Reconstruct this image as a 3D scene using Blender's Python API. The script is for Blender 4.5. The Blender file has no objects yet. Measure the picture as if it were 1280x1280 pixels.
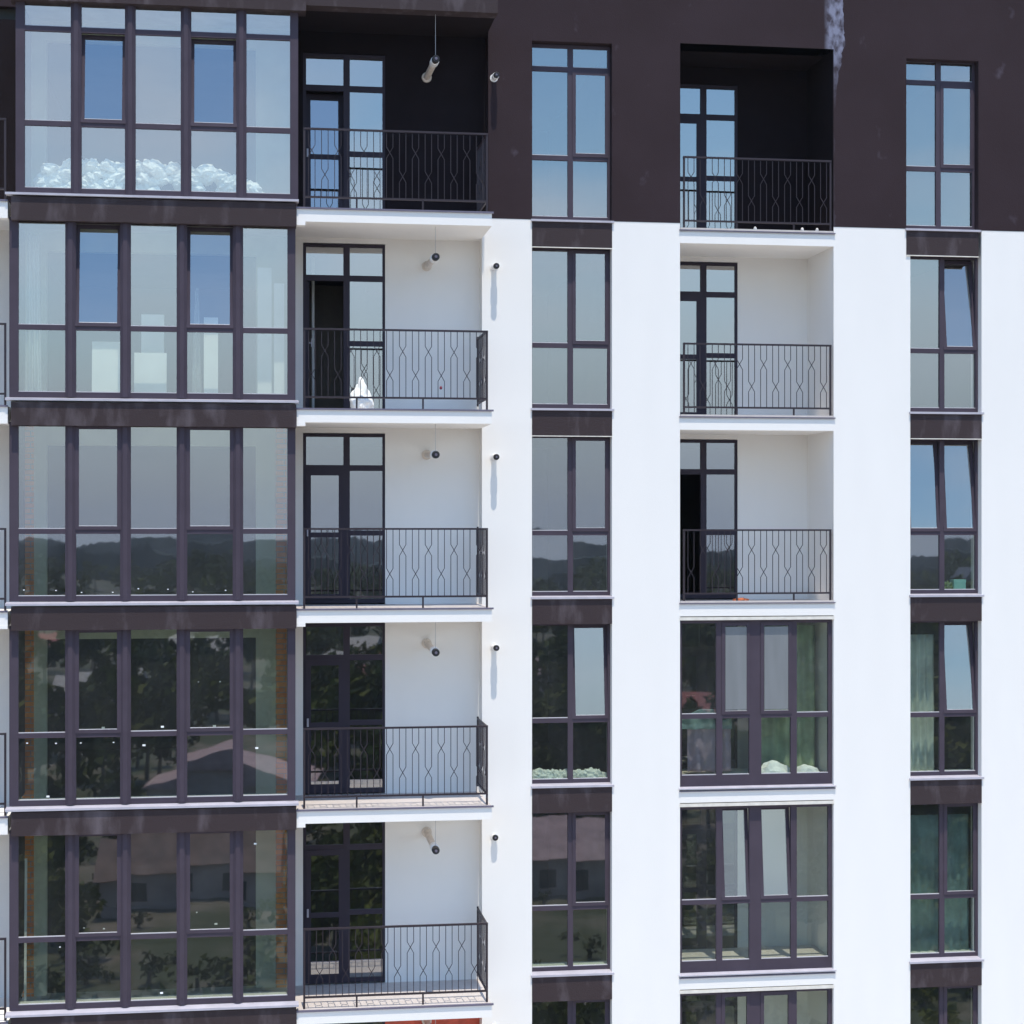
import bpy, math, random
from mathutils import Vector, Matrix, noise
R = random.Random(7)
rad = math.radians
sc = bpy.context.scene
C = sc.collection

# ------------------------------------------------------------------ helpers
class MB:
    """collects boxes, bars and lumps, then links them as ONE mesh object"""
    def __init__(s): s.v = []; s.f = []; s.m = []
    def box(s, x0, x1, y0, y1, z0, z1, mi=0, front=None):
        n = len(s.v)
        s.v += [(x, y, z) for z in (z0, z1) for y in (y0, y1) for x in (x0, x1)]
        fs = [(0, 2, 3, 1), (4, 5, 7, 6), (0, 1, 5, 4), (2, 6, 7, 3), (0, 4, 6, 2), (1, 3, 7, 5)]
        for k, q in enumerate(fs):
            s.f.append(tuple(n + i for i in q)); s.m.append(front if (front is not None and k == 2) else mi)
    def quad(s, a, b, c, d, mi=0):
        n = len(s.v); s.v += [a, b, c, d]; s.f.append((n, n+1, n+2, n+3)); s.m.append(mi)
    def bar(s, pts, w, d=None, mi=0, up=(0, 1, 0)):
        """square section swept along a polyline"""
        d = d or w; n0 = len(s.v); up = Vector(up); P = [Vector(p) for p in pts]
        for i, p in enumerate(P):
            t = (P[min(i+1, len(P)-1)] - P[max(i-1, 0)]).normalized()
            side = t.cross(up).normalized(); u = side.cross(t)
            for a, b in ((-1, -1), (1, -1), (1, 1), (-1, 1)):
                s.v.append(tuple(p + side*a*w/2 + u*b*d/2))
        for i in range(len(P)-1):
            a = n0 + 4*i
            for k in range(4):
                s.f.append((a+k, a+(k+1) % 4, a+4+(k+1) % 4, a+4+k)); s.m.append(mi)
        e = n0 + 4*(len(P)-1)
        s.f += [(n0+3, n0+2, n0+1, n0), (e, e+1, e+2, e+3)]; s.m += [mi, mi]
    def lathe(s, a, b, prof, n=16, mi=0):
        """profile of (t along a->b, radius)"""
        a = Vector(a); b = Vector(b); t = (b-a); L = t.length; t.normalize()
        u = t.orthogonal().normalized(); w = t.cross(u); n0 = len(s.v)
        for q, r in prof:
            for k in range(n):
                an = 2*math.pi*k/n
                s.v.append(tuple(a + t*q*L + (u*math.cos(an) + w*math.sin(an))*r))
        for i in range(len(prof)-1):
            for k in range(n):
                s.f.append((n0+i*n+k, n0+i*n+(k+1) % n, n0+(i+1)*n+(k+1) % n, n0+(i+1)*n+k)); s.m.append(mi)
        s.f.append(tuple(n0+k for k in reversed(range(n)))); s.m.append(mi)
        e = n0+(len(prof)-1)*n
        s.f.append(tuple(e+k for k in range(n))); s.m.append(mi)
    def build(s, name, mats, parent=None, loc=(0, 0, 0), smooth=False):
        me = bpy.data.meshes.new(name); me.from_pydata(s.v, [], s.f); me.validate()
        if not isinstance(mats, (list, tuple)): mats = [mats]
        for m in mats: me.materials.append(m)
        if len(me.polygons) == len(s.m): me.polygons.foreach_set('material_index', s.m)
        if smooth: me.polygons.foreach_set('use_smooth', [True]*len(me.polygons))
        me.update()
        o = bpy.data.objects.new(name, me); C.objects.link(o); o.location = loc
        if parent: o.parent = parent
        return o

def empty(name, loc=(0, 0, 0), parent=None):
    o = bpy.data.objects.new(name, None); C.objects.link(o); o.location = loc
    if parent: o.parent = parent
    return o
def tag(o, label=None, cat=None, group=None, kind=None):
    if label: o['label'] = label
    if cat: o['category'] = cat
    if group: o['group'] = group
    if kind: o['kind'] = kind
    return o

# ------------------------------------------------------------------ materials
def mat(name, col, rough=.6, metal=0, noise_amt=0, scale=4, bump=0, bscale=40, stretch=(1, 1, 1), spec=.5, detail=6, col2=None, lo=.35, hi=.7):
    m = bpy.data.materials.new(name); m.use_nodes = True; nt = m.node_tree; N = nt.nodes; L = nt.links
    b = N['Principled BSDF']; b.inputs['Roughness'].default_value = rough; b.inputs['Metallic'].default_value = metal
    b.inputs['Specular IOR Level'].default_value = spec
    b.inputs['Base Color'].default_value = (*col, 1)
    geo = N.new('ShaderNodeNewGeometry')
    mp = N.new('ShaderNodeMapping'); mp.inputs['Scale'].default_value = stretch; L.new(geo.outputs['Position'], mp.inputs['Vector'])
    if noise_amt or col2:
        t = N.new('ShaderNodeTexNoise'); t.inputs['Scale'].default_value = scale; t.inputs['Detail'].default_value = detail
        L.new(mp.outputs[0], t.inputs['Vector'])
        r = N.new('ShaderNodeMapRange'); r.inputs['From Min'].default_value = lo; r.inputs['From Max'].default_value = hi
        L.new(t.outputs['Fac'], r.inputs['Value'])
        mx = N.new('ShaderNodeMix'); mx.data_type = 'RGBA'; L.new(r.outputs[0], mx.inputs['Factor'])
        c2 = col2 or tuple(c*(1+noise_amt) for c in col); c1 = col if col2 else tuple(c*(1-noise_amt) for c in col)
        mx.inputs['A'].default_value = (*c1, 1); mx.inputs['B'].default_value = (*c2, 1)
        L.new(mx.outputs['Result'], b.inputs['Base Color'])
    if bump:
        t = N.new('ShaderNodeTexNoise'); t.inputs['Scale'].default_value = bscale; t.inputs['Detail'].default_value = 4
        L.new(geo.outputs['Position'], t.inputs['Vector'])
        bp = N.new('ShaderNodeBump'); bp.inputs['Strength'].default_value = bump; bp.inputs['Distance'].default_value = .01
        L.new(t.outputs['Fac'], bp.inputs['Height']); L.new(bp.outputs[0], b.inputs['Normal'])
    return m

def glass_mat(name, refl, tint, dust=(.45, .47, .48), dust_amt=.04, wave=.008):
    m = bpy.data.materials.new(name); m.use_nodes = True; nt = m.node_tree; N = nt.nodes; L = nt.links
    N.remove(N['Principled BSDF']); out = N['Material Output']
    tr = N.new('ShaderNodeBsdfTransparent'); tr.inputs[0].default_value = (*tint, 1)
    gl = N.new('ShaderNodeBsdfGlossy'); gl.inputs['Roughness'].default_value = .014; gl.inputs['Color'].default_value = (.97, .975, .97, 1)
    df = N.new('ShaderNodeBsdfDiffuse'); df.inputs[0].default_value = (*dust, 1)
    geo = N.new('ShaderNodeNewGeometry')
    t = N.new('ShaderNodeTexNoise'); t.inputs['Scale'].default_value = 1.3; t.inputs['Detail'].default_value = 1.5
    L.new(geo.outputs['Position'], t.inputs['Vector'])
    bp = N.new('ShaderNodeBump'); bp.inputs['Strength'].default_value = wave; bp.inputs['Distance'].default_value = .1
    L.new(t.outputs['Fac'], bp.inputs['Height']); L.new(bp.outputs[0], gl.inputs['Normal'])
    lw = N.new('ShaderNodeLayerWeight'); lw.inputs['Blend'].default_value = .25
    mr = N.new('ShaderNodeMapRange'); mr.inputs['To Min'].default_value = refl; mr.inputs['To Max'].default_value = 1
    pw = N.new('ShaderNodeMath'); pw.operation = 'POWER'; pw.inputs[1].default_value = 5; lw.inputs['Blend'].default_value = .5
    L.new(lw.outputs['Facing'], pw.inputs[0]); L.new(pw.outputs[0], mr.inputs['Value'])
    m1 = N.new('ShaderNodeMixShader'); L.new(mr.outputs[0], m1.inputs[0]); L.new(tr.outputs[0], m1.inputs[1]); L.new(gl.outputs[0], m1.inputs[2])
    # uneven film of building dust
    t2 = N.new('ShaderNodeTexNoise'); t2.inputs['Scale'].default_value = 2.2; t2.inputs['Detail'].default_value = 5
    mp = N.new('ShaderNodeMapping'); mp.inputs['Scale'].default_value = (1, 1, .35); L.new(geo.outputs['Position'], mp.inputs[0]); L.new(mp.outputs[0], t2.inputs[0])
    md = N.new('ShaderNodeMapRange'); md.inputs['From Min'].default_value = .3; md.inputs['From Max'].default_value = .75
    md.inputs['To Min'].default_value = dust_amt*.4; md.inputs['To Max'].default_value = dust_amt*1.6; L.new(t2.outputs['Fac'], md.inputs['Value'])
    m2 = N.new('ShaderNodeMixShader'); L.new(md.outputs[0], m2.inputs[0]); L.new(m1.outputs[0], m2.inputs[1]); L.new(df.outputs[0], m2.inputs[2])
    L.new(m2.outputs[0], out.inputs[0])
    return m

M = {}
M['white'] = mat('white_render', (.86, .832, .79), .85, noise_amt=.012, scale=1.1, stretch=(2.2, 1, .5), bump=.25, bscale=90, spec=.2)
M['soffit'] = mat('white_soffit', (.84, .81, .78), .9, noise_amt=.03, scale=2, bump=.2, bscale=60, spec=.2)
M['tile'] = mat('floor_tile', (.56, .51, .48), .6, noise_amt=.06, scale=9)
M['frame'] = mat('window_frame_plum', (.066, .052, .069), .55, noise_amt=.07, scale=3, spec=.18)
M['doorframe'] = mat('door_frame_shaded', (.040, .032, .046), .55, noise_amt=.05, scale=3, spec=.2)  # frame plum made darker: shade of the recess put into the colour
M['band'] = mat('plum_band_render', (.040, .027, .029), .75, bump=.3, bscale=50, col2=(.11, .09, .10), scale=2.8, stretch=(1.5, 1, .5), lo=.52, hi=.78, spec=.3)
M['sill'] = mat('sill_metal', (.46, .44, .49), .45, metal=.0, noise_amt=.08, scale=5)
M['flash'] = mat('flashing_metal', (.14, .125, .17), .45, noise_amt=.1, scale=4)
M['rail'] = mat('railing_paint', (.024, .014, .019), .5, noise_amt=.1, scale=6)
M['plaster'] = mat('interior_plaster', (.58, .62, .50), .9, noise_amt=.12, scale=1.5)
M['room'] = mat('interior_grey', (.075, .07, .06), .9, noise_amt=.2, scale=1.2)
M['screed'] = mat('floor_screed', (.50, .50, .46), .85, noise_amt=.15, scale=3)
M['fluewhite'] = mat('flue_enamel', (.78, .77, .76), .35)
M['flueold'] = mat('flue_sleeve', (.70, .62, .54), .55, noise_amt=.12, scale=10)
M['black'] = mat('black_rubber', (.012, .012, .014), .5)
M['wire'] = mat('thin_wire', (.45, .45, .45), .5)
M['bag'] = mat('white_bag', (.90, .91, .88), .95, noise_amt=.07, scale=7)
M['card'] = mat('white_board', (.74, .76, .74), .7, noise_amt=.04, scale=3)
M['film'] = mat('frosted_film', (.19, .20, .205), .5, noise_amt=.07, scale=2.5, stretch=(3, 1, .4))
M['trim'] = mat('cream_trim', (.74, .70, .62), .6, noise_amt=.1, scale=8)
M['gass'] = mat('silicone_seal', (.62, .60, .60), .5)
M['orange'] = mat('orange_cloth', (.42, .11, .04), .7, noise_amt=.2, scale=12)
M['teal'] = mat('teal_net', (.17, .265, .27), .8, noise_amt=.25, scale=4)
M['tealbox'] = mat('turquoise_box', (.30, .62, .58), .6)
M['green'] = mat('green_leafy_bag', (.14, .22, .09), .7, noise_amt=.2, scale=9)
M['curtain'] = mat('sheer_curtain', (.60, .64, .60), .8, noise_amt=.15, scale=3)
M['purple'] = mat('plum_cover', (.28, .22, .28), .7, noise_amt=.1, scale=3)
M['redblind'] = mat('red_board', (.55, .09, .05), .7, noise_amt=.25, scale=5)
M['cabinet'] = mat('dark_cabinet', (.12, .09, .07), .5, noise_amt=.1, scale=6)
M['clear'] = bpy.data.materials.new('glass_edge'); M['clear'].use_nodes = True
_n = M['clear'].node_tree; _n.nodes.remove(_n.nodes['Principled BSDF'])
_t = _n.nodes.new('ShaderNodeBsdfTransparent'); _t.inputs[0].default_value = (.97, 1, .98, 1); _n.links.new(_t.outputs[0], _n.nodes['Material Output'].inputs[0])
M['glass'] = glass_mat('window_glass', .32, (.90, .95, .88), dust_amt=.03)
M['glassl'] = glass_mat('loggia_glass', .24, (.95, .98, .93), dust_amt=.04)
M['glassb'] = glass_mat('bay_glass', .34, (.955, .975, .92), dust_amt=.025)
M['glassd'] = glass_mat('door_glass', .36, (.45, .46, .42), dust_amt=.02)

def brick_mat():
    m = mat('orange_brick', (.42, .16, .07), .85); nt = m.node_tree; N = nt.nodes; L = nt.links
    g = N.new('ShaderNodeNewGeometry'); s = N.new('ShaderNodeSeparateXYZ'); c = N.new('ShaderNodeCombineXYZ')
    L.new(g.outputs['Position'], s.inputs[0]); L.new(s.outputs['X'], c.inputs['X']); L.new(s.outputs['Z'], c.inputs['Y'])
    b = N.new('ShaderNodeTexBrick'); b.inputs['Scale'].default_value = 1; b.inputs['Brick Width'].default_value = .25; b.inputs['Row Height'].default_value = .085
    b.inputs['Mortar Size'].default_value = .008; b.inputs['Color1'].default_value = (.92, .33, .07, 1); b.inputs['Color2'].default_value = (.78, .22, .05, 1); b.inputs['Mortar'].default_value = (.35, .30, .25, 1)
    L.new(c.outputs[0], b.inputs['Vector']); L.new(b.outputs['Color'], N['Principled BSDF'].inputs['Base Color'])
    return m
M['brick'] = brick_mat()

def brown_mat():
    """dark plum render with pale lime blotches and the unpainted streak beside the loggia edge"""
    m = mat('plum_render', (.050, .036, .041), .8, bump=.3, bscale=70, spec=.25); nt = m.node_tree; N = nt.nodes; L = nt.links
    g = N.new('ShaderNodeNewGeometry'); s = N.new('ShaderNodeSeparateXYZ'); L.new(g.outputs['Position'], s.inputs[0])
    def math_(op, a, b=None, c=None):
        n = N.new('ShaderNodeMath'); n.operation = op
        for i, q in enumerate((a, b, c)):
            if q is None: continue
            if isinstance(q, (int, float)): n.inputs[i].default_value = q
            else: L.new(q, n.inputs[i])
        return n.outputs[0]
    def ns(scale, st, det=5):
        mp = N.new('ShaderNodeMapping'); mp.inputs['Scale'].default_value = st; L.new(g.outputs['Position'], mp.inputs[0])
        t = N.new('ShaderNodeTexNoise'); t.inputs['Scale'].default_value = scale; t.inputs['Detail'].default_value = det; L.new(mp.outputs[0], t.inputs[0]); return t.outputs['Fac']
    def rng(v, a, b, c=0, d=1):
        n = N.new('ShaderNodeMapRange'); L.new(v, n.inputs['Value'])
        for k, q in zip(('From Min', 'From Max', 'To Min', 'To Max'), (a, b, c, d)): n.inputs[k].default_value = q
        return n.outputs[0]
    big = rng(ns(.8, (1, 1, 1), 3), .35, .7)
    blot = rng(ns(3.0, (1, 1, .7), 4), .66, .78)
    # unpainted streak: starts at the edge x 9.37, ragged right border, wider higher up
    edge = math_('ADD', s.outputs['X'], math_('MULTIPLY', math_('SUBTRACT', ns(6, (1, 1, .6)), .5), -.22))
    w = rng(s.outputs['Z'], 29.0, 30.1, -.02, .13)
    st = math_('LESS_THAN', math_('SUBTRACT', edge, 9.40), w)
    st = math_('MULTIPLY', st, rng(s.outputs['X'], 9.2, 9.3)); st = math_('MULTIPLY', st, rng(s.outputs['Z'], 29.2, 30.0, .08, 1))
    st = math_('MULTIPLY', st, rng(ns(9, (1, 1, .6)), .36, .58, .15, 1))
    def mix(f, a, b):
        n = N.new('ShaderNodeMix'); n.data_type = 'RGBA'; L.new(f, n.inputs['Factor'])
        for k, q in (('A', a), ('B', b)):
            if isinstance(q, tuple): n.inputs[k].default_value = (*q, 1)
            else: L.new(q, n.inputs[k])
        return n.outputs['Result']
    c = mix(big, (.026, .0145, .0175), (.033, .0195, .024))
    c = mix(math_('MULTIPLY', blot, .5), c, (.12, .10, .13))
    c = mix(st, c, (.22, .225, .30))
    L.new(c, N['Principled BSDF'].inputs['Base Color'])
    return m
M['brown'] = brown_mat()
M['brownshade'] = mat('plum_render_shaded', (.012, .008, .010), .85, noise_amt=.1, bump=.2, spec=.15)  # plum render with the shade inside the recesses painted into its colour

# ------------------------------------------------------------------ building dimensions (metres)
F = {0: 30.25, 1: 27.0, 2: 24.0, 3: 21.0, 4: 18.0, 5: 15.0, 6: 12.0, 7: 9.0}
B = empty('apartment_building', (0, 0, 0))
tag(B, 'apartment block facade in white and dark plum render with bays, balconies and tall windows', 'building')

def wall(name, boxes, m, label=None):
    if name in ('loggia_side', 'loggia_lining', 'partition', 'bay_side', 'side_wall', 'brick_pier', 'bay_pier', 'lower_wall'):
        groups = [[q] for q in boxes]
    else: groups = [boxes]
    for gq in groups:
        b = MB()
        for q in gq: b.box(*q)
        o = b.build(name, m, B)
        if label: o['label'] = label
    return o

BND = F[1] + .12
BOT, TOP = 0.0, 34.0
piers = [(3.60, 4.40), (5.694, 6.807), (9.367, 10.67), (11.895, 16.0)]
for i, (a, b_) in enumerate(piers):
    wall('wall', [(a, b_, 0, .45, BOT, BND)], M['white'])
up = [(3.70, 4.40), (5.694, 6.807), (9.367, 10.60), (11.84, 16.0)]
for a, b_ in up:
    wall('upper_wall', [(a, b_, -.004, .45, BND, TOP)], M['brown'], 'dark plum rendered upper wall')
# brown above the top window row, between the piers
wall('upper_wall', [(4.40, 5.694, -.004, .45, F[0]-.29, TOP)], M['brown'])
wall('upper_wall', [(6.807, 9.367, -.004, .45, F[0]-.24, TOP)], M['brown'])
wall('upper_wall', [(10.60, 11.84, -.004, .45, F[0]-.34, TOP)], M['brown'])
# lowest storeys below the photographed ones
wall('lower_wall', [(-9, 3.6, .05, .45, BOT, F[7]), (4.4, 5.694, .05, .45, BOT, F[7]), (6.807, 9.367, .05, .45, BOT, F[7]), (10.67, 11.895, .05, .45, BOT, F[7])], M['white'])
wall('side_wall', [(-9.2, -9, -.0, 10, BOT, TOP), (16, 16.2, 0, 10, BOT, TOP)], M['white'])
wall('roof', [(-9.2, 16.2, .45, 10, TOP-.3, TOP)], M['band'])
wall('rear_wall', [(-9.2, 16.2, 10, 10.3, BOT, TOP)], M['white'])

# ---- windows
cache = {}
def mesh_copy(key, name, mats, parent, loc, fn):
    if key not in cache:
        b = MB(); fn(b); o = b.build(name, mats, parent, loc); cache[key] = o.data
        return o
    o = bpy.data.objects.new(name, cache[key]); C.objects.link(o); o.location = loc; o.parent = parent
    return o

def pane(par, x0, x1, z0, z1, y, m, jit=.12, film=None):
    w, h = x1-x0, z1-z0
    def fn(b): b.box(-w/2, w/2, 0, .012, -h/2, h/2, 1, 0)
    o = mesh_copy(('pane', round(w, 3), round(h, 3), m.name), 'pane', [m, M['clear']], par, ((x0+x1)/2, y, (z0+z1)/2), fn)
    o.rotation_euler = (rad(R.gauss(0, jit)), 0, rad(R.gauss(0, jit)))
    return o

def sash(par, x0, x1, z0, z1, y, m, tilt=0, w=.055):
    """opening leaf, hinged at the bottom, top leaning inwards by tilt"""
    W, H = x1-x0, z1-z0
    def fn(b):
        b.box(0, w, 0, .06, 0, H); b.box(W-w, W, 0, .06, 0, H)
        b.box(w, W-w, .002, .058, 0, w); b.box(w, W-w, .002, .058, H-w, H)
    s = mesh_copy(('sash', round(W, 3), round(H, 3), w), 'sash', M['frame'], par, (x0, y, z0), fn)
    s.rotation_euler = (-rad(tilt), 0, 0)
    def fg(b): b.box(w, W-w, .012, .024, w, H-w, 1, 0)
    g = mesh_copy(('sp', round(W, 3), round(H, 3), w, m.name), 'pane', [m, M['clear']], par, (x0, y, z0), fg)
    g.rotation_euler = (-rad(tilt) + rad(R.gauss(0, .1)), 0, rad(R.gauss(0, .06)))
    # gasket bead along the lower edge, catches the light
    def fs(b): b.box(w, W-w, .002, .009, w-.004, w+.006)
    q = mesh_copy(('bead', round(W, 3)), 'glazing_bead', M['gass'], par, (x0, y, z0), fs); q.rotation_euler = (-rad(tilt), 0, 0)
    return s

def window(x0, x1, z0, z1, y, cols, rows, lw, rw, mw, tw, sashes, m, bead=True, chevron=False, tr=.06, br=.08, name='window', cw={}):
    """cols: mullion centres, rows: transom centres (absolute); sashes {(col,row): tilt}"""
    b = MB(); dep = .07
    b.box(x0, x0+lw, y, y+dep, z0, z1); b.box(x1-rw, x1, y, y+dep, z0, z1)
    edges = [x0+lw]
    for k, c in enumerate(cols):
        w_ = cw.get(k, mw)
        b.box(c-w_/2, c+w_/2, y, y+dep, z0, z1)
        if chevron:   # bevelled cover strip proud of the post
            n = len(b.v)
            for z in (z0+.005, z1-.002):
                for xx, yy in ((c-w_/2+.003, y-.001), (c-.028, y-.045), (c+.028, y-.045), (c+w_/2-.003, y-.001)): b.v.append((xx, yy, z))
            for a in ((0, 1, 5, 4), (1, 2, 6, 5), (2, 3, 7, 6), (0, 3, 2, 1), (4, 5, 6, 7)): b.f.append(tuple(n+i for i in a)); b.m.append(0)
        edges += [c-w_/2, c+w_/2]
    edges.append(x1-rw)
    hz = [z0+br]
    for c in rows: hz += [c-tw/2, c+tw/2]
    hz.append(z1-tr)
    spans = [(edges[i], edges[i+1]) for i in range(0, len(edges), 2)]
    zs = [(hz[i], hz[i+1]) for i in range(0, len(hz), 2)]
    for a, c in spans:
        b.box(a, c, y+.003, y+dep-.003, z0, z0+br); b.box(a, c, y+.003, y+dep-.003, z1-tr, z1)
        for r in rows: b.box(a, c, y+.003, y+dep-.003, r-tw/2, r+tw/2)
    fr = b.build(name, M['frame'], B)
    gk = MB()
    for i, (a, c) in enumerate(spans):
        for j, (p, q) in enumerate(zs):
            if (i, j) in sashes:
                sash(fr, a-.012, c+.012, p-.012, q+.012, y-.012, m, sashes[(i, j)])
            else:
                pane(fr, a, c, p, q, y+.03, m)
                gk = MB(); gk.box(a, c, y+.016, y+.028, p, p+.012); gk.build('gasket', M['gass'], fr)
    return fr

def sill(par, x0, x1, y0, y1, z, th=.05):
    b = MB(); n = len(b.v)
    # sloping top, turned-down front lip
    b.v += [(x0, y0, z-th), (x1, y0, z-th), (x1, y0, z-.018), (x0, y0, z-.018), (x0, y1, z-th), (x1, y1, z-th), (x1, y1, z), (x0, y1, z)]
    for q in ((0, 1, 2, 3), (3, 2, 6, 7), (1, 5, 6, 2), (0, 3, 7, 4), (0, 4, 5, 1), (4, 7, 6, 5)): b.f.append(q); b.m.append(0)
    return b.build('sill', M['sill'], par)

TILT_A = {1: (6.5, 6.5), 2: (6.5, 6.5), 3: (0, 0), 4: (0, 0), 5: (0, 0), 6: (0, 0)}
for r in range(1, 7):
    f, g = F[r], F[r-1]
    # ---------------- column A: glazed bay
    x0, x1 = (-3.43, .685) if r == 1 else (-3.52, .645)
    sx = (x1-x0)/4.165
    cols = [x0 + (c+3.52)*sx for c in (-2.643, -1.852, -1.03, -.207)]
    rows = [f+1.17] + ([f+2.56] if r == 1 else [])
    ta = TILT_A[r]
    w = window(x0, x1, f+.14, g-.22, -1.085, cols, rows, .13, .12, .155, .075, {(1, 1): ta[0], (3, 1): ta[1]}, M['glassb'], chevron=True)
    w['label'] = 'five-panel glazed bay with plum frames'
    sill(w, -3.56, .69, -1.245, -1.085, f+.135)
    if r >= 3:
        b = MB(); b.box(x0+.07, x1-.07, -1.01, -.72, f+.16, f+.20); b.build('inner_sill', M['card'], w)
    bm_ = MB(); bx0, bx1 = -3.48, .655
    bm_.box(bx0, bx1, -1.21, -.96, f-.28, f+.065)
    bm_.build('bay_band', M['band'], B)
    # side panels and back piers of the bay
    wall('bay_side', [(x0, x0+.06, -.98, .3, f+.14, g-.22), (x1-.06, x1, -.98, .3, f+.14, g-.22)], M['frame'])
    wall('bay_parapet', [(-3.5, .63, -1.03, -.95, f+.002, f+.13)], M['plaster'])
    wall('bay_pier', [(-3.52, -3.14, .3, .44, f, g-.2), (.06, .64, .3, .44, f, g-.2), (-3.14, .06, .3, .44, g-.5, g-.2)], M['plaster'])
    if r >= 3:
        wall('brick_pier', [(-3.50, -3.33, .27, .299, f, g-.2), (.37, .54, .27, .299, f, g-.2)], M['brick'], 'bare orange brick strip behind the bay glass')
    # ---------------- column B: balcony
    row1 = r == 1
    wm = M['brownshade'] if row1 else (M['redblind'] if r == 6 else M['white'])
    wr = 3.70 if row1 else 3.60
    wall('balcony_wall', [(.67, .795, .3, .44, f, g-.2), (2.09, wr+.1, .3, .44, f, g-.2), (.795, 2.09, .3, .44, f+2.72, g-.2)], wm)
    def door(xa, xb, y, z, opened, tilt=0, glassm=M['glassd']):
        zt = z+2.71; mu = xa+.687
        sas = {} if opened else {(0, 0): tilt}
        b = MB(); d = .07
        b.box(xa, xa+.05, y, y+d, z+.03, zt); b.box(xb-.04, xb, y, y+d, z+.03, zt); b.box(mu-.05, mu+.05, y, y+d, z+.03, zt)
        tz = z+2.17
        for a, c in ((xa+.05, mu-.05), (mu+.05, xb-.04)):
            b.box(a, c, y+.003, y+d-.003, zt-.05, zt); b.box(a, c, y+.003, y+d-.003, tz-.045, tz+.045); b.box(a, c, y+.003, y+d-.003, z+.03, z+.1)
        b.box(mu+.05, xb-.04, y+.003, y+d-.003, z+1.10, z+1.18)
        fr = b.build('balcony_door', M['doorframe'], B)
        pane(fr, xa+.05, mu-.05, tz+.045, zt-.05, y+.03, glassm); pane(fr, mu+.05, xb-.04, tz+.045, zt-.05, y+.03, glassm)
        pane(fr, mu+.05, xb-.04, z+1.18, tz-.045, y+.03, glassm); pane(fr, mu+.05, xb-.04, z+.1, z+1.10, y+.03, glassm)
        # leaf
        W = (mu-.05)-(xa+.05)+.02; H = (tz-.045)-(z+.1)+.02; w_ = .085
        lf = MB()
        lf.box(0, w_, 0, .06, 0, H); lf.box(W-w_, W, 0, .06, 0, H)
        for a, c in ((0, w_), (.98, 1.06), (H-w_, H)): lf.box(w_, W-w_, .002, .058, a, c)
        leaf = lf.build('door_leaf', M['doorframe'], fr, (xa+.04, y-.01, z+.09))
        gg = MB(); gg.box(w_, W-w_, .012, .024, w_, .98, 1, 0); gg.box(w_, W-w_, .012, .024, 1.06, H-w_, 1, 0)
        gp = gg.build('leaf_glass', [glassm, M['clear']], fr, (xa+.04, y-.01, z+.09))
        hd = MB(); hd.box(.02, .05, -.045, -.03, 1.0, 1.13); hd.box(.025, .045, -.03, 0, 1.05, 1.07)
        h_ = hd.build('handle', M['sill'], fr, (xa+.04, y-.01, z+.09))
        for o in (leaf, gp, h_):
            if opened:
                o.rotation_euler = (0, 0, rad(88)); o.location = (xa+.10, y+.07, z+.09)
            elif tilt: o.rotation_euler = (-rad(tilt), 0, 0)
        return fr
    dr = door(.795, 2.09, .31, f, r == 2, tilt=6.5 if r == 1 else 0)
    if r == 2: dr['label'] = 'balcony door standing open'
    # ---------------- D column
    dm = M['brownshade'] if row1 else M['white']
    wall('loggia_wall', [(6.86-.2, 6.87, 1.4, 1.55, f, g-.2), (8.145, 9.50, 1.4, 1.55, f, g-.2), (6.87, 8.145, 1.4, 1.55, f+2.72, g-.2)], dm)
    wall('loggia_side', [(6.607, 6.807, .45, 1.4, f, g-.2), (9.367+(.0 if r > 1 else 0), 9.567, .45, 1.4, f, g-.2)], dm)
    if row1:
        wall('loggia_lining', [(6.807, 6.812, .002, 1.398, f+.01, g-.245), (9.355, 9.3665, .002, 1.398, f+.01, g-.245)], M['brownshade'])
        wall('reveal_lining', [(3.695, 3.70, .0, .298, f+.02, BND)], M['brownshade'])
    door(6.87, 8.145, 1.41, f, r == 3)
    if r >= 4:
        td = {4: (0, 0), 5: (6.8, 6.5), 6: (0, 0)}[r]
        z0, z1 = f+.05, g-.27
        cc = [7.475, 8.075, 8.72]
        w = window(6.815, 9.36, z0, z1, .07, cc, [f+1.18], .04, .06, .10, .075, {(1, 1): td[0], (2, 1): td[1]}, M['glassl'], br=.18, tr=.05, name='loggia_glazing', cw={1: .20})
        b = MB(); b.box(6.815, 9.36, .145, 1.0, f+.012, f+.205); b.build('raised_floor', M['tile'], B)
        if r == 4: w['label'] = 'loggia glazing with frosted film on the two middle lights'
        sill(w, 6.79, 9.40, -.04, .07, f+.05, .035)
        b = MB(); b.box(6.80, 9.375, -.012, .12, g-.265, g-.215); b.build('lintel_trim', M['trim'], B)
        if r == 4:
            for k, (a, c) in enumerate(((7.53, 7.97), (8.18, 8.665))):
                b = MB(); b.box(a+.045, c-.04, .0662, .0692, f+1.28, g-.38)
                fl = b.build('frosted_film', M['film'], w)
    # ---------------- columns C and E: tall windows
    for col, (xa, xb) in enumerate(((4.40, 5.694), ((10.60, 11.84) if r == 1 else (10.67, 11.895)))):
        xm = xa + (xb-xa)*.5
        if col == 1: xm += -.01
        key = (col, r)
        sa = {(1, 1): {(0, 1): 0, (0, 2): 0, (0, 3): 0, (0, 4): 5.6, (0, 5): 0, (0, 6): 0, (1, 1): 0, (1, 2): 7.5, (1, 3): 6.5, (1, 4): 7, (1, 5): 0, (1, 6): 0}[key]}
        if key == (1, 3): sa[(0, 1)] = 6
        w = window(xa+.002, xb-.002, f+.14, g-(.29 if r > 1 else .30), .15, [xm], [f+1.14] + ([f+2.56] if r == 1 else []), .025, .04, .085, .075, sa, M['glass'], br=.06, tr=.05)
        sill(w, xa-.02, xb+.03, -.04, .20, f+.14)
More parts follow.
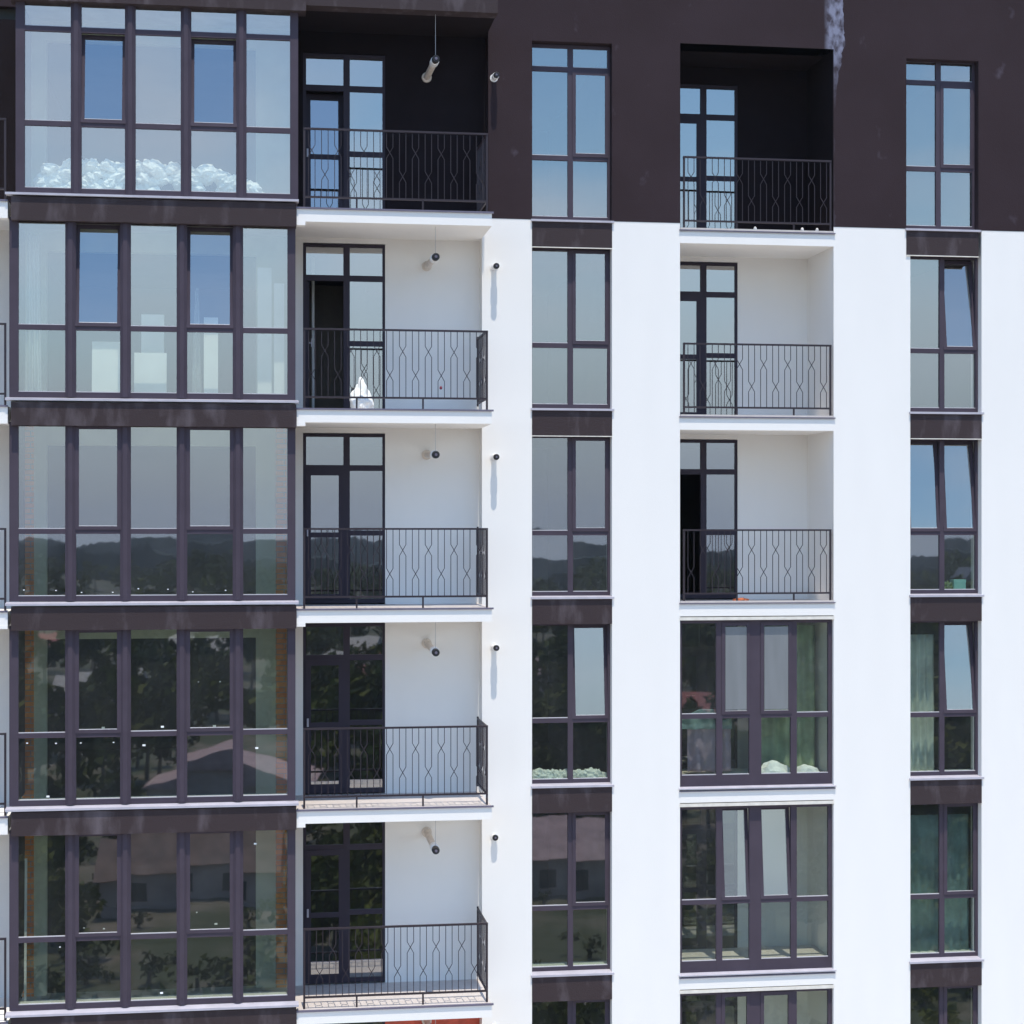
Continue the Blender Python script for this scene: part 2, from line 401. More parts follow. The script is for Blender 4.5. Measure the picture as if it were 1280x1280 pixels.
        if r >= 3:
            b = MB(); b.box(xa-.1, xb+.1, .225, .52, f+.14, f+.185); b.build('inner_sill', M['card'], w)
        b = MB(); b.box(xa, xb, -.008, .42, f-.31, f+.085)
        if col == 1: pass
        b.build('spandrel', M['band'], B)
        if r <= 2:
            b = MB(); b.box(xa, xb, -.02, .01, f-.325, f-.311); b.build('drip_edge', M['trim'], B)

# row zero: dark bands above the photographed storeys, and everything up to the roof
wall('bay_band', [(-3.50, .80, -1.21, -.9, F[0]-.31, F[0]+.3)], M['band'])
wall('balcony_fascia', [(.80, 3.69, -1.19, -.9, F[0]-.22, F[0]+.3)], M['band'])
wall('upper_wall', [(-9, 3.70, .3, .45, F[0], TOP)], M['brown'])

# ---- slabs
for r in range(0, 8):
    f = F[r]
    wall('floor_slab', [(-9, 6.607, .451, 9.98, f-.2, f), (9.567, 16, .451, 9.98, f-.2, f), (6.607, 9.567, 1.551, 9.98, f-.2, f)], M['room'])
    top0 = r == 0
    bs = M['brownshade'] if top0 else M['white']
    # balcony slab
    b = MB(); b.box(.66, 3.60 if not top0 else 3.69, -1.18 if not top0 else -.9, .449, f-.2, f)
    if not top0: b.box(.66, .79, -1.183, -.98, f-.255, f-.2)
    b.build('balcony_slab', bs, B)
    b = MB(); b.box(-3.50, .64, -1.0, .449, f-.2, f-.001); b.build('bay_slab', M['screed'], B)
    b = MB(); b.box(6.807, 9.367, .002, 1.55, f-(.2 if not top0 else .24), f-.003); b.build('loggia_slab', bs, B)
    if not top0:
        b = MB(); b.box(.665, 3.595, -1.16, .299, f+.0, f+.012); b.build('floor_tiles', M['tile'], B)
        b = MB(); b.box(.63, 3.625, -1.205, -1.162, f-.012, f+.014); b.build('flashing', M['flash'], B)
        b = MB(); b.box(6.81, 9.36, .03, 1.398, f-.003, f+.008); b.build('floor_tiles', M['tile'], B)
        if r < 4:
            b = MB(); b.box(6.795, 9.39, -.03, .03, f-.002, f+.016); b.build('flashing', M['flash'], B)
            b = MB(); b.box(6.81, 9.365, -.03, .03, f+.017, f+.045); b.build('floor_edge', M['tile'], B)
        else:
            b = MB(); b.box(6.795, 9.39, -.03, .03, f-.02, f-.004); b.build('flashing', M['flash'], B)
        # visible white fascia of the loggia slab, flush with the wall
        b = MB(); b.box(6.807, 9.367, -.003, .001, f-.2, f-.02); b.build('loggia_fascia', M['white'], B)

# ---- partitions and rear walls of the rooms
for r in range(1, 7):
    f, g = F[r], F[r-1]
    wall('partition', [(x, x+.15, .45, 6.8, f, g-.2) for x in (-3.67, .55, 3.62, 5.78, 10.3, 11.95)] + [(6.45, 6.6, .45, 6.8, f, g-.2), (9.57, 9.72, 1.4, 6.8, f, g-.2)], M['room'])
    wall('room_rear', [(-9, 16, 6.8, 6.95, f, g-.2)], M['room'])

# ---- railings
def pattern(b, p0, p1, z0, z1, n, start=0, inv=0):
    """upright bars in pairs; every pair crosses once, alternately low and high"""
    p0, p1 = Vector(p0), Vector(p1)
    t = (p1-p0); L = t.length; t.normalize(); nrm = Vector((-t.y, t.x, 0)); st = L/n
    def P(s_, z, off=0): v = p0 + t*s_ + nrm*off; return (v.x, v.y, z)
    k = 0; i = .5 + start
    if start >= .9: b.bar([P(.55*st, z0), P(.55*st, z1)], .009, up=nrm)
    while i < n-.3:
        a = i*st; c = (i+1)*st; H = z1-z0
        if i+1 > n-.2:
            b.bar([P(a, z0), P(a, z1)], .010, up=nrm); break
        zc = z0 + H*(.33 if (k+inv) % 2 == 0 else .69); d = H*.085
        b.bar([P(a, z0), P(a, zc-d), P((a+c)/2, zc, .006), P(c, zc+d), P(c, z1)], .010, up=nrm)
        b.bar([P(c, z0), P(c, zc-d), P((a+c)/2, zc, -.006), P(a, zc+d), P(a, z1)], .010, up=nrm)
        k += 1; i += 2
def railing(x0, x1, y, f, zt, zb, legs, side=None, start=0, n=28, inv=0):
    b = MB()
    b.box(x0, x1, y-.02, y+.02, zt-.028, zt); b.box(x0+.022, x1-.022, y-.015, y+.015, zb, zb+.028)
    for x in (x0, x1-.03): b.box(x, x+.03, y-.014, y+.014, f+.012, zt-.029)
    rl = b.build('railing', M['rail'], B)
    b = MB(); pattern(b, (x0+.03, y, 0), (x1-.03, y, 0), zb+.028, zt-.028, n, start, inv); b.build('bar_panel', M['rail'], rl)
    for x in legs:
        b = MB(); b.box(x-.013, x+.013, y-.01, y+.01, f+.012, zb); b.build('post', M['rail'], rl)
    if side is not None:
        ys = side; x = x1-.02
        b = MB(); b.box(x-.013, x+.013, y+.021, ys, zt-.028, zt-.001); b.box(x-.012, x+.012, y+.021, ys, zb, zb+.026); b.box(x-.013, x+.013, ys, ys+.03, zb-.03, zt+.02)
        b.build('side_rail', M['rail'], rl)
        b = MB(); pattern(b, (x, y+.03, 0), (x, ys, 0), zb+.026, zt-.028, 10); b.build('side_bar_panel', M['rail'], rl)
    return rl
for r in range(1, 7):
    f = F[r]
    railing(.76, 3.55, -1.10, f, f+1.22, f+.17, (1.56, 2.56), side=-.03, start=(1.2 if r == 5 else 0), inv=(1 if r in (1, 4) else 0))
    if r <= 3: railing(6.86, 9.33, .0+.01, f+.03, f+1.20, f+.15, (7.75, 8.70), start=0, n=24, inv=(0 if r == 3 else 1))
    # neighbour to the left of the bay
    railing(-6.6, -3.56, -1.10, f, f+1.22, f+.17, (-5.6, -4.6), start=.35, n=30)
    wm = M['brownshade'] if r == 1 else M['white']
    wall('neighbour_balcony_wall', [(-9, -3.55, .3, .44, f, F[r-1]-.2)], wm)
for r in range(1, 7):
    f = F[r]
    b = MB(); b.box(-6.6, -3.53, -1.18, .299, f-.2, f); b.box(-3.66, -3.53, -1.183, -.98, f-.255, f-.2); b.build('balcony_slab', M['white'], B)
    b = MB(); b.box(-6.6, -3.53, -1.205, -1.182, f-.012, f+.014); b.build('flashing', M['flash'], B)

# ---- flue pipes
def flue(x, y0, y1, z0, z1, rr, sleeve, wire_top=None):
    b = MB(); b.lathe((x, y0, z0), (x+.01, y1, z1), [(0, rr*1.55), (.03, rr*1.5), (.035, rr), (.93, rr)], 18)
    p = b.build('flue_pipe', M['flueold'] if sleeve else M['fluewhite'], B, smooth=False)
    d = (Vector((x+.01, y1, z1))-Vector((x, y0, z0)))
    a = Vector((x, y0, z0))
    L = d.length
    c0 = a + d*(1-min(.34, L*.6)/L); c1 = a+d
    b = MB(); b.lathe(c0, c0+(c1-c0)*.55, [(0, rr*1.0), (.05, rr*1.28), (.95, rr*1.28), (1, rr*1.05)], 18); b.build('collar', M['fluewhite'], p)
    b = MB(); b.lathe(c0+(c1-c0)*.55, c1, [(0, rr*.95), (.3, rr*1.12), (.85, rr*1.12), (1, rr*.9)], 18)
    b.build('terminal_cap', M['black'], p)
    b = MB(); b.lathe(c1-(c1-c0)*.02, c1+(c1-c0)*.06, [(0, rr*.42), (1, rr*.36)], 12); b.build('nozzle', M['flash'], p)
    if wire_top:
        b = MB(); b.bar([(x+.012, y1+.12, wire_top), (x+.012, y1+.12, z1+rr*1.2)], .006); b.build('hanging_wire', M['wire'], p)
for r in range(1, 7):
    f = F[r]
    flue(2.75, .299, -1.10, f+2.385, f+2.33, .052, True, wire_top=F[r-1]-.2)
    L = {1: .25, 2: .25, 3: .25, 4: .25, 5: .12, 6: .12}[r]
    flue(3.79, 0, -L, f+2.34, f+2.335, .042, False)

# small white specks on the bay panes
def pane_specks(par_row, pts):
    for x, z, s_ in pts:
        b = MB(); b.box(x-.022*s_, x+.022*s_, -1.062, -1.057, z-.013*s_, z+.013*s_); b.build('pane_speck', M['bag'], bays[par_row])
bays = {}
for o in B.children:
    if o.get('label', '').startswith('five-panel'):
        zc = min(v.co.z for v in o.data.vertices); bays[min(F, key=lambda k: abs(F[k]+.14-zc))] = o
def bx(px): return 27.19*math.tan(rad(8.22)+math.atan((px-640)/2250))
pane_specks(4, [(bx(129), F[4]+1.27, 1), (bx(203), F[4]+1.27, 1), (bx(268), F[4]+1.27, 1), (bx(180), F[4]+1.0, 1), (bx(321), F[4]+.93, 1), (bx(60), F[4]+.27, 1), (bx(34), F[4]+1.06, .6), (bx(70), F[4]+1.05, .6), (bx(101), F[4]+1.05, .5), (bx(142), F[4]+1.05, .5), (bx(248), F[4]+1.93, .5), (bx(275), F[4]+1.93, .5)])
pane_specks(5, [(bx(130), F[5]+1.3, .7), (bx(202), F[5]+.32, 1), (bx(270), F[5]+1.32, 1), (bx(246), F[5]+1.5, .5), (bx(319), F[5]+2.5, .9), (bx(105), F[5]+1.32, .5), (bx(75), F[5]+1.05, .5)])
pane_specks(3, [(bx(70), F[3]+.3, .5), (bx(102), F[3]+.27, .5), (bx(141), F[3]+.27, .5), (bx(173), F[3]+.32, .5), (bx(210), F[3]+.31, .5), (bx(241), F[3]+.27, .5), (bx(282), F[3]+.29, .5), (bx(30), F[3]+.31, .5)])

# ------------------------------------------------------------------ loose things
def lump(name, loc, size, m, seed, rough=.35, sub=3, parent=None, crumple=2.2):
    import bmesh
    bm = bmesh.new(); bmesh.ops.create_icosphere(bm, subdivisions=sub, radius=1)
    sd = Vector((seed*3.1, seed*1.7, seed*.9))
    for v in bm.verts:
        d = noise.noise(v.co*crumple+sd)*rough + abs(noise.noise(v.co*crumple*2.6+sd))*rough*.6
        p = v.co*(1+d); v.co = Vector((p.x*size[0], p.y*size[1], max(p.z*size[2], -size[2]*.75)))
    for f_ in bm.faces: f_.smooth = False
    me = bpy.data.meshes.new(name); bm.to_mesh(me); bm.free(); me.materials.append(m)
    o = bpy.data.objects.new(name, me); C.objects.link(o); o.location = loc
    if parent: o.parent = parent
    return o
n = 0
for k in range(95):    # heap of bags behind the top bay glass
    x = -3.1 + 3.35*R.random()
    prof = .50*min(1, (x+3.35)/.45)*min(1, max(.12, (.55-x)/1.2))
    z = R.random()**.6*prof
    s_ = R.uniform(.085, .135)
    o = lump('white_bag', (x, R.uniform(-.84, -.72), F[1]+.12+z), (s_*1.35, s_, s_*.85), M['bag'], k, .42)
    o.rotation_euler = (R.uniform(-.5, .5), R.uniform(-.5, .5), R.uniform(0, 6))
    tag(o, 'crumpled white plastic bag in the heap behind the topmost bay window', 'bag', 'white bags heaped in the top bay')
for k in range(12):    # crumpled bags behind window C row 4
    x = 4.5+1.12*k/11; s_ = R.uniform(.07, .11)
    o = lump('white_bag', (x, .33, F[4]+.21+R.uniform(0, .05)), (s_, s_*.7, s_*.9), M['bag'], 60+k, .6)
    tag(o, 'small crumpled white bag on the inner sill beside the tilted sash', 'bag', 'white bags on the narrow window sill')

def board(name, label, cat, x0, x1, z0, h, y, th=.04, lean=0, m='card', group=None):
    b = MB(); b.box(0, x1-x0, 0, th, 0, h); b.box((x1-x0)*.47, (x1-x0)*.49, -.002, -.0005, .02, h-.02)
    o = b.build(name, M[m], None, (x0, y, z0)); o.rotation_euler = (-rad(lean), 0, 0)
    return tag(o, label, cat, group)
f2 = F[2]
board('white_board', 'wide white board leaning behind the second panel of the second bay from the top', 'board', bx(112), bx(151), f2, 1.02, -.7, .05, 4)
board('white_board', 'tall narrow white board behind the middle panel of the second bay from the top', 'board', bx(174), bx(203), f2, 1.45, -.62, .06, 3)
board('white_board', 'low wide white board in front of the tall one, second bay from the top', 'board', bx(166), bx(207), f2, .85, -.78, .04, 3)
board('white_board', 'thin white board behind the fourth panel of the second bay from the top', 'board', bx(254), bx(272), f2, 1.4, -.75, .06, 2)
board('white_board', 'white panel standing at the right end of the second bay from the top', 'board', bx(322), bx(340), f2, 2.2, -.5, .05, 1)
board('white_board', 'second white panel tight in the right corner of the second bay from the top', 'board', bx(343), bx(356), f2, 1.95, -.6, .05, 1)
board('plank', 'pale plank leaning in the left corner of the lowest full bay', 'plank', bx(27), bx(30), F[5], 2.3, -.8, .03, 3)

def drape(name, label, cat, x0, x1, z0, z1, y, m, amp=.03, waves=6, taper=0, hang=0, group=None, seed=0):
    b = MB(); nx, nz = 40, 14; n0 = 0
    for j in range(nz+1):
        v = j/nz
        for i in range(nx+1):
            u = i/nx
            xx = x0+(x1-x0)*(u*(1-taper*v) + taper*v*.5*(1 if taper else 0))
            yy = y + amp*math.sin(u*waves*2*math.pi+seed+v*1.3) + amp*.8*noise.noise(Vector((u*6+seed, v*3, 0)))
            zz = z0+(z1-z0)*v - hang*math.sin(math.pi*u)*v
            b.v.append((xx, yy, zz))
    for j in range(nz):
        for i in range(nx):
            a = j*(nx+1)+i; b.f.append((a, a+1, a+nx+2, a+nx+1)); b.m.append(0)
    o = b.build(name, M[m], smooth=True)
    so = o.modifiers.new('thick', 'SOLIDIFY'); so.thickness = .004
    return tag(o, label, cat, group)
M['poly'] = glass_mat('polythene_film', .10, (.86, .9, .9), dust=(.75, .8, .82), dust_amt=.28, wave=.3)
drape('plastic_sheet', 'translucent plastic sheet hanging in the left corner of the second bay from the top', 'plastic sheet', bx(27), bx(50), f2+.05, f2+2.6, -.7, 'poly', .04, 3, .3)
drape('plastic_sheet', 'translucent plastic sheet beside the thin board in the second bay from the top', 'plastic sheet', bx(238), bx(252), f2+.05, f2+1.85, -.6, 'poly', .04, 2, .7)
drape('net_curtain', 'teal grey net curtain behind the window with two closed sashes at lower right', 'curtain', 10.72, 11.84, F[5]+.16, F[5]+2.45, .40, 'teal', .02, 8)
drape('net_curtain', 'grey sheer curtain behind the left half of the lower right window with one tilted sash', 'curtain', 10.72, 11.24, F[4]+.16, F[4]+2.45, .40, 'curtain', .03, 4)
drape('cover_sheet', 'dark plum cover sheet hung behind the left half of the upper glazed loggia', 'sheet', 7.02, 7.75, F[4]+.25, F[4]+1.02, .35, 'purple', .03, 3)
drape('teal_cloth', 'teal cloth draped over the plum cover sheet in the upper glazed loggia', 'cloth', 6.9, 7.75, F[4]+.95, F[4]+1.14, .28, 'teal', .03, 3, 0, -.14)
M['greenw'] = mat('green_film', (.36, .45, .30), .7, noise_amt=.25, scale=3)
drape('green_sheet', 'green tinted sheet hung behind the right half of the upper glazed loggia', 'sheet', 8.2, 9.3, F[4]+.1, F[4]+2.6, .75, 'greenw', .04, 5)
for k, (x, s_) in enumerate(((8.42, .24), (9.02, .18))):
    o = lump('white_sack', (x, .30, F[4]+.13), (s_*1.25, s_*.7, s_*1.1), M['bag'], 90+k, .25)
    tag(o, ('large rounded white sack behind the third panel of the upper glazed loggia', 'smaller white sack behind the last panel of the upper glazed loggia')[k], 'sack')
o = lump('white_sack', (1.66, -.65, F[2]+.17), (.17, .13, .24), M['bag'], 31, .3, 4)
for v in o.data.vertices:
    t = max(0, v.co.z)/.24; v.co.x *= 1-.45*min(1, t); v.co.y *= 1-.45*min(1, t); v.co.z *= 1+.35*min(1, t)
tag(o, 'white sack standing on the balcony floor in front of the open door', 'sack')
o = lump('orange_cloth', (7.9, .3, F[3]+.045), (.12, .08, .03), M['orange'], 40, .5); tag(o, 'orange cloth crumpled on the floor of the lowest open loggia', 'cloth')
o = lump('red_cap', (2.83, -1.12, F[2]+.34), (.022, .018, .03), mat('red_plastic', (.18, .01, .03), .4), 3, .1, 2); tag(o, 'small red cap caught on the balcony railing beside the white sack', 'cap')
for k, x in enumerate((8.08, 8.87, 9.12)):
    o = lump('foam_scrap', (x, -.0+.1, F[1]+.075), (.026, .022, .035), M['fluewhite'], 50+k, .3, 2)
    tag(o, ('small white foam scrap near the middle of the top loggia railing', 'white foam scrap left of the two at the right end of the top loggia', 'white foam scrap nearest the right corner of the top loggia')[k], 'foam scrap')
b = MB(); b.box(-.1, .1, -.09, .09, 0, .24); b.box(-.105, .105, -.095, .095, .2, .245)
o = b.build('turquoise_box', M['tealbox'], None, (11.62, .33, F[3]+.12)); tag(o, 'turquoise box on the inner sill of the right window with both sashes tilted', 'box')
o = lump('leafy_plant', (11.42, .34, F[3]+.2), (.09, .07, .11), M['green'], 71, .9, 3, crumple=4); tag(o, 'small green plant beside the turquoise box on the sill', 'plant')
# wardrobe inside the open door
cb = empty('wardrobe', (1.15, 2.2, F[2])); tag(cb, 'dark brown two door wardrobe inside the open balcony door', 'wardrobe')
b = MB(); b.box(-.65, .75, .02, .6, 0, 2.3); b.build('body', M['cabinet'], cb)
for s_ in (-.645, .055):
    b = MB(); b.box(s_, s_+.69, 0, .018, .06, 2.26); d_ = b.build('door', M['cabinet'], cb)
    b = MB(); hx = .0 if s_ < 0 else .10; b.box(hx, hx+.02, -.03, -.001, .95, 1.08); b.build('handle', M['black'], d_)
b = MB(); b.lathe((.98, 1.1, F[2]), (.98, 1.1, F[2]+2.6), [(0, .025), (1, .025)], 12)
o = b.build('heating_pipe', M['fluewhite'], B)

# ------------------------------------------------------------------ surroundings (seen mirrored in the glass)
def hgt(x, y):
    d = math.hypot(x, y+28)
    h = 3.0*noise.noise(Vector((x*.006, y*.006, 1)))*min(1, max(0, (d-60)/80))
    h -= max(0, d-500)*.004
    return h
b = MB(); NX = 110
rng = [math.copysign(abs(t)**2.2, t)*2200 for t in [(-1+2*i/NX) for i in range(NX+1)]]
for yy in rng:
    for xx in rng: b.v.append((xx, yy-40, hgt(xx, yy-40) if abs(xx) > 20 or abs(yy-40) > 60 else 0))
for j in range(NX):
    for i in range(NX):
        a = j*(NX+1)+i; b.f.append((a, a+1, a+NX+2, a+NX+1)); b.m.append(0)
M['ground'] = mat('ground_soil_grass', (.12, .10, .075), .95, scale=.16, col2=(.034, .042, .014), lo=.36, hi=.56, detail=13)
tag(b.build('ground', M['ground'], smooth=True), kind='structure')
M['leaf'] = mat('tree_foliage', (.040, .048, .008), .8, scale=.12, col2=(.10, .11, .02), lo=.35, hi=.65, spec=.15)
M['bark'] = mat('tree_bark', (.10, .075, .05), .9)
M['lot'] = mat('bounce_lot_pale', (.62, .56, .48), .9, noise_amt=.12, scale=.6)
b = MB(); b.quad((-40, -46, .12), (50, -46, .12), (50, -.01, .12), (-40, -.01, .12)); tag(b.build('bounce_lot', M['lot']), kind='structure')  # unseen pale ground, added to bounce light up onto soffits and recesses
houses = []
def P(px, yb):   # point of the flat ground seen mirrored at a direction
    d = 22.2/((yb-660)/2250.); X = d*math.tan(rad(8.22)+math.atan((px-640)/2250)); return X, -(d-28.24)-0.0
hspec = [(300, 1000, 9, 14, 'roof_pinkgrey', 'pale pink grey roofed house'), (130, 880, 11, 8, 'roof_grey', 'grey roofed house'), (250, 830, 12, 9, 'roof_grey', 'second grey roofed house further off'),
         (50, 815, 12, 9, 'roof_red', 'red roofed house'), (430, 830, 12, 9, 'roof_grey', 'low grey house'), (455, 860, 10, 8, 'roof_red', 'low red roofed house'),
         (690, 880, 12, 9, 'roof_pinkgrey', 'weathered pink roofed house'), (870, 900, 11, 8, 'roof_red', 'brick red roofed house'), (1185, 765, 22, 12, 'roof_blue', 'tall dark roofed house with steep gable'),
         (240, 1110, 12, 5, 'roof_brown', 'long brown roofed shed'), (715, 1125, 9, 6, 'roof_pinkgrey', 'small pink roofed cottage')]
M['roof_pinkgrey'] = mat('weathered_roof', (.30, .21, .21), .8, noise_amt=.2, scale=1.5)
M['roof_grey'] = mat('slate_roof', (.30, .28, .26), .8, noise_amt=.2, scale=1.5)
M['roof_brown'] = mat('rusty_roof', (.13, .085, .07), .8, noise_amt=.3, scale=1.2)
M['roof_red'] = mat('red_tile_roof', (.30, .09, .08), .8, noise_amt=.25, scale=1.5)
M['roof_blue'] = mat('dark_sheet_roof', (.06, .065, .085), .6, noise_amt=.2, scale=1.5)
M['hwall'] = mat('house_wall', (.34, .28, .25), .85, noise_amt=.15, scale=1)
M['hglass'] = mat('house_window', (.03, .035, .04), .15)
for k, (px, yb, w_, d_, rm, lab) in enumerate(hspec):
    X, Y = P(px, yb); h = 2.6; hr = 1.9; w_ *= .8; d_ *= .85
    if rm == 'roof_blue': w_, d_, h, hr = 12, 12, 3.5, 5.5
    z = min(hgt(X+i, Y+j) for i in (-w_/2, w_/2) for j in (-d_/2, d_/2))
    e = empty('house', (X, Y, z-.2)); e.rotation_euler = (0, 0, R.uniform(-.5, .5)); houses.append((X, Y, max(w_, d_)))
    if rm == 'roof_brown': e.rotation_euler = (0, 0, .12)
    if k == 0: e.rotation_euler = (0, 0, math.pi/2+.12)
    if rm == 'roof_blue': e.rotation_euler = (0, 0, math.pi/2)
    tag(e, lab+' behind the photographer, mirrored in the window panes', 'house', 'houses mirrored in the glass')
    b = MB(); b.box(-w_/2, w_/2, -d_/2, d_/2, 0, h); b.build('wall', M['hwall'], e)
    b = MB(); o_ = .35; gx = w_/2+o_; gy = d_/2+o_
    b.v += [(-gx, -gy, h-.15), (gx, -gy, h-.15), (gx, gy, h-.15), (-gx, gy, h-.15), (-gx, 0, h+hr), (gx, 0, h+hr)]
    for q in ((0, 1, 5, 4), (2, 3, 4, 5), (0, 4, 3), (1, 2, 5), (3, 2, 1, 0)): b.f.append(q); b.m.append(0)
    b.build('roof', M[rm], e)
    if k == 0:
        b = MB(); b.box(w_/2+o_+.01, w_/2+o_+.05, -.55, .55, h+.1, h+1.1); b.build('window', M['hglass'], e)
    for q in (-.28, .0, .28):
        b = MB(); b.box(w_*q-.5, w_*q+.5, d_/2, d_/2+.04, .7, 1.8); b.build('window', M['hglass'], e)
# woodland: hundreds of leafy crowns reading as one mass
b = MB(); cnt = 0; tries = 0
def tree(b, x, y, z, h, w, nl):
    b.lathe((x, y, z-.3), (x, y, z+h*.6), [(0, .22), (1, .07)], 6, mi=1)
    lobes = [(R.gauss(0, .33), R.gauss(0, .33), R.uniform(.42, .9), R.uniform(.24, .42)) for _ in range(7)]
    for _ in range(nl):
        lx, ly, lz, lr = R.choice(lobes)
        d = Vector((R.gauss(0, 1), R.gauss(0, 1), R.gauss(0, 1))).normalized()*lr*R.uniform(.6, 1.05)
        c = Vector((x+(lx+d.x)*w, y+(ly+d.y)*w, z+(lz*h+d.z*w*.9)))
        s_ = w*R.uniform(.05, .12)*(1 if nl > 500 else 1.5); q1 = Vector((R.gauss(0, 1), R.gauss(0, 1), R.gauss(0, 1))).normalized(); q2 = q1.orthogonal().normalized()
        n0 = len(b.v)
        for a in ((q1*s_), (-q1*.5*s_+q2*.8*s_), (-q1*.6*s_-q2*.9*s_)): b.v.append(tuple(c+a))
        b.f.append((n0, n0+1, n0+2)); b.m.append(0)
while cnt < 1400 and tries < 26000:
    tries += 1
    d = 66 + (R.random()**1.3)*640; an = rad(R.uniform(-22, 36))
    x, y = d*math.sin(an), 28.24-d
    if y > -46: continue
    if any(math.hypot(x-a, y-c) < s_*.75+2 for a, c, s_ in houses): continue
    # keep the view onto the near roofs open
    if any(abs(x/(28.24-y)-a/(28.24-c)) < s_*.62/(28.24-c) and c < y < c+48 for a, c, s_ in houses): continue
    if d < 84 and noise.noise(Vector((x*.05, y*.05, 2))) < .0: continue
    h = R.uniform(5.5, 10.5)*(1 if d < 400 else 1.15)*(.6 if d < 110 else 1); w = h*R.uniform(.42, .6)
    tree(b, x, y, hgt(x, y), h, w, 900 if d < 200 else (300 if d < 350 else 130)); cnt += 1
for _ in range(420):      # low shrubs on the open ground
    d = 62 + R.random()*75; an = rad(R.uniform(-10, 30)); x, y = d*math.sin(an), 28.24-d
    if y > -46 or any(math.hypot(x-a, y-c) < s_*.6+1 for a, c, s_ in houses): continue
    h = R.uniform(.8, 2.6); tree(b, x, y, hgt(x, y)-h*.2, h, h*R.uniform(.6, .9), 90)
wd = b.build('woodland', [M['leaf'], M['bark']]); tag(wd, kind='stuff', label='dense green wood beyond the houses, mirrored in the glass', cat='woodland')
# distant wooded ridge
b = MB(); nseg = 900
for layer, (d, hh) in enumerate(((760, 17), (1150, 23))):
    n0 = len(b.v)
    for i in range(nseg+1):
        an = rad(-50 + 110*i/nseg); x, y = d*math.sin(an), 28-d*math.cos(an)
        t = hh*(.55+.45*noise.noise(Vector((i*.010, layer*7, 0)))) + 3.0*noise.noise(Vector((i*.13, layer, 3))) + 3.2*abs(noise.noise(Vector((i*.45, layer, 9)))) + 1.2*noise.noise(Vector((i*1.3, layer, 4)))
        for q, zz in ((0, -5), (0.1, t), (90, t*.9), (180, -5)):
            b.v.append((x+q*math.sin(an), y-q*math.cos(an), zz))
    for i in range(nseg):
        for q in range(3):
            a = n0+i*4+q; b.f.append((a, a+4, a+5, a+1)); b.m.append(0)
M['ridge'] = mat('wooded_ridge', (.036, .048, .046), .95, noise_amt=.35, scale=.05, spec=.1)
tag(b.build('hills', M['ridge']), kind='structure')

# ------------------------------------------------------------------ light, sky, camera
EL, AZ = rad(72.5), rad(3)      # light comes from the camera side, a touch from the right
sun = bpy.data.lights.new('sun', 'SUN'); sun.energy = 3.35; sun.angle = rad(.5); sun.color = (1, .925, .815)
so = bpy.data.objects.new('sun', sun); C.objects.link(so)
dirv = Vector((math.sin(AZ)*math.cos(EL), -math.cos(AZ)*math.cos(EL), math.sin(EL)))
so.rotation_euler = dirv.to_track_quat('Z', 'Y').to_euler(); so.location = (10, -30, 60)
w = bpy.data.worlds.new('World'); sc.world = w; w.use_nodes = True; nt = w.node_tree; N = nt.nodes; L = nt.links
bg = N['Background']; sk = N.new('ShaderNodeTexSky'); sk.sky_type = 'NISHITA'; sk.sun_disc = False
sk.sun_elevation = EL; sk.sun_rotation = math.pi - AZ; sk.altitude = 200; sk.air_density = 1.25; sk.dust_density = .3; sk.ozone_density = 3.0
tc = N.new('ShaderNodeTexCoord'); mp = N.new('ShaderNodeMapping'); mp.inputs['Scale'].default_value = (1.2, 1.2, 3.2); mp.inputs['Rotation'].default_value = (0, .35, 0)
L.new(tc.outputs['Generated'], mp.inputs[0])
cl = N.new('ShaderNodeTexNoise'); cl.inputs['Scale'].default_value = 2.1; cl.inputs['Detail'].default_value = 5; L.new(mp.outputs[0], cl.inputs[0])
cr = N.new('ShaderNodeMapRange'); cr.inputs['From Min'].default_value = .47; cr.inputs['From Max'].default_value = .68; cr.inputs['To Max'].default_value = .5; L.new(cl.outputs['Fac'], cr.inputs['Value'])
s0 = N.new('ShaderNodeSeparateXYZ'); L.new(tc.outputs['Generated'], s0.inputs[0]); c0 = N.new('ShaderNodeMapRange'); c0.inputs['From Min'].default_value = .27; c0.inputs['From Max'].default_value = .42; c0.inputs['To Min'].default_value = 1; c0.inputs['To Max'].default_value = .15; L.new(s0.outputs['Z'], c0.inputs['Value'])
cm = N.new('ShaderNodeMath'); cm.operation = 'MULTIPLY'; L.new(cr.outputs[0], cm.inputs[0]); L.new(c0.outputs[0], cm.inputs[1])
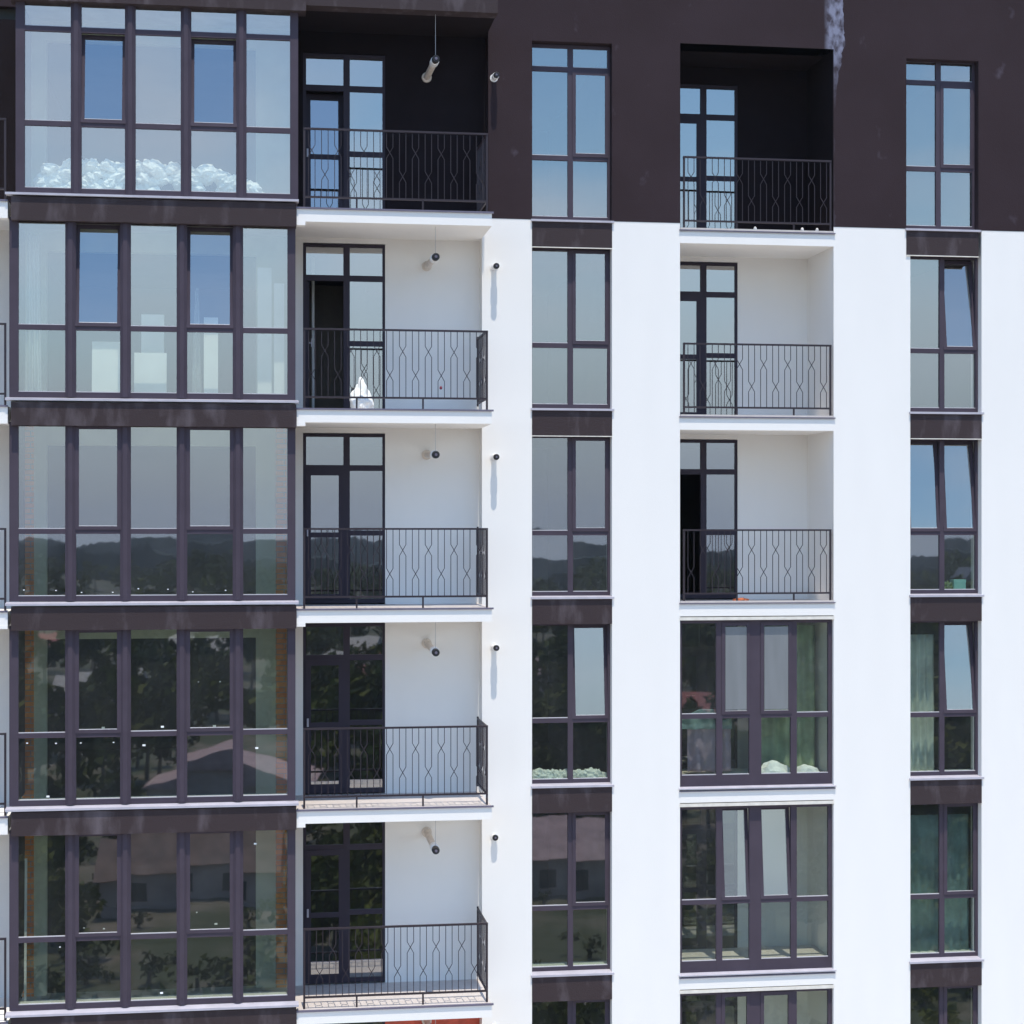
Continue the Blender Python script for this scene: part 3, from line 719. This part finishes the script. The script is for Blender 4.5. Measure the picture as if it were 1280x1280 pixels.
mx = N.new('ShaderNodeMix'); mx.data_type = 'RGBA'; L.new(cm.outputs[0], mx.inputs['Factor']); hs = N.new('ShaderNodeHueSaturation'); hs.inputs['Saturation'].default_value = 1.14; hs.inputs['Value'].default_value = 1.12; L.new(sk.outputs[0], hs.inputs['Color']); L.new(hs.outputs[0], mx.inputs['A']); mx.inputs['B'].default_value = (7.5, 7.6, 8.2, 1)
sp = N.new('ShaderNodeSeparateXYZ'); L.new(tc.outputs['Generated'], sp.inputs[0])
hz = N.new('ShaderNodeMapRange'); hz.inputs['From Min'].default_value = 0; hz.inputs['From Max'].default_value = .17; hz.inputs['To Min'].default_value = .85; hz.inputs['To Max'].default_value = 0; hz.interpolation_type = 'SMOOTHSTEP'; L.new(sp.outputs['Z'], hz.inputs['Value'])
m3 = N.new('ShaderNodeMix'); m3.data_type = 'RGBA'; L.new(hz.outputs[0], m3.inputs['Factor']); L.new(mx.outputs['Result'], m3.inputs['A']); m3.inputs['B'].default_value = (2.5, 3.3, 4.75, 1)
L.new(m3.outputs['Result'], bg.inputs[0]); bg.inputs[1].default_value = .15

cam = bpy.data.cameras.new('camera'); co = bpy.data.objects.new('camera', cam); C.objects.link(co); sc.camera = co
cam.sensor_width = 36; cam.lens = 2250/1280*36; cam.shift_y = 20/1280; cam.clip_start = .1; cam.clip_end = 8000
co.location = (0, -28.24, 22.22); co.rotation_euler = (rad(90), 0, -rad(8.22))
sc.view_settings.view_transform = 'Standard'; sc.view_settings.look = 'None'; sc.view_settings.exposure = .40; sc.view_settings.gamma = 1
sc.render.engine = 'CYCLES'; sc.cycles.max_bounces = 10; sc.cycles.transparent_max_bounces = 16; sc.cycles.diffuse_bounces = 5
sc.render.resolution_x = 1024; sc.render.resolution_y = 1024

# haze: one closed box round the camera and the whole scene
hz_m = bpy.data.materials.new('haze_air'); hz_m.use_nodes = True; nt = hz_m.node_tree; nt.nodes.remove(nt.nodes['Principled BSDF'])
pv = nt.nodes.new('ShaderNodeVolumePrincipled'); pv.inputs['Color'].default_value = (.86, .92, 1, 1); pv.inputs['Density'].default_value = .0002; pv.inputs['Anisotropy'].default_value = .3
nt.links.new(pv.outputs[0], nt.nodes['Material Output'].inputs['Volume'])
b = MB(); b.box(-2300, 2300, -2400, 2300, -25, 48); tag(b.build('haze', hz_m), kind='stuff')
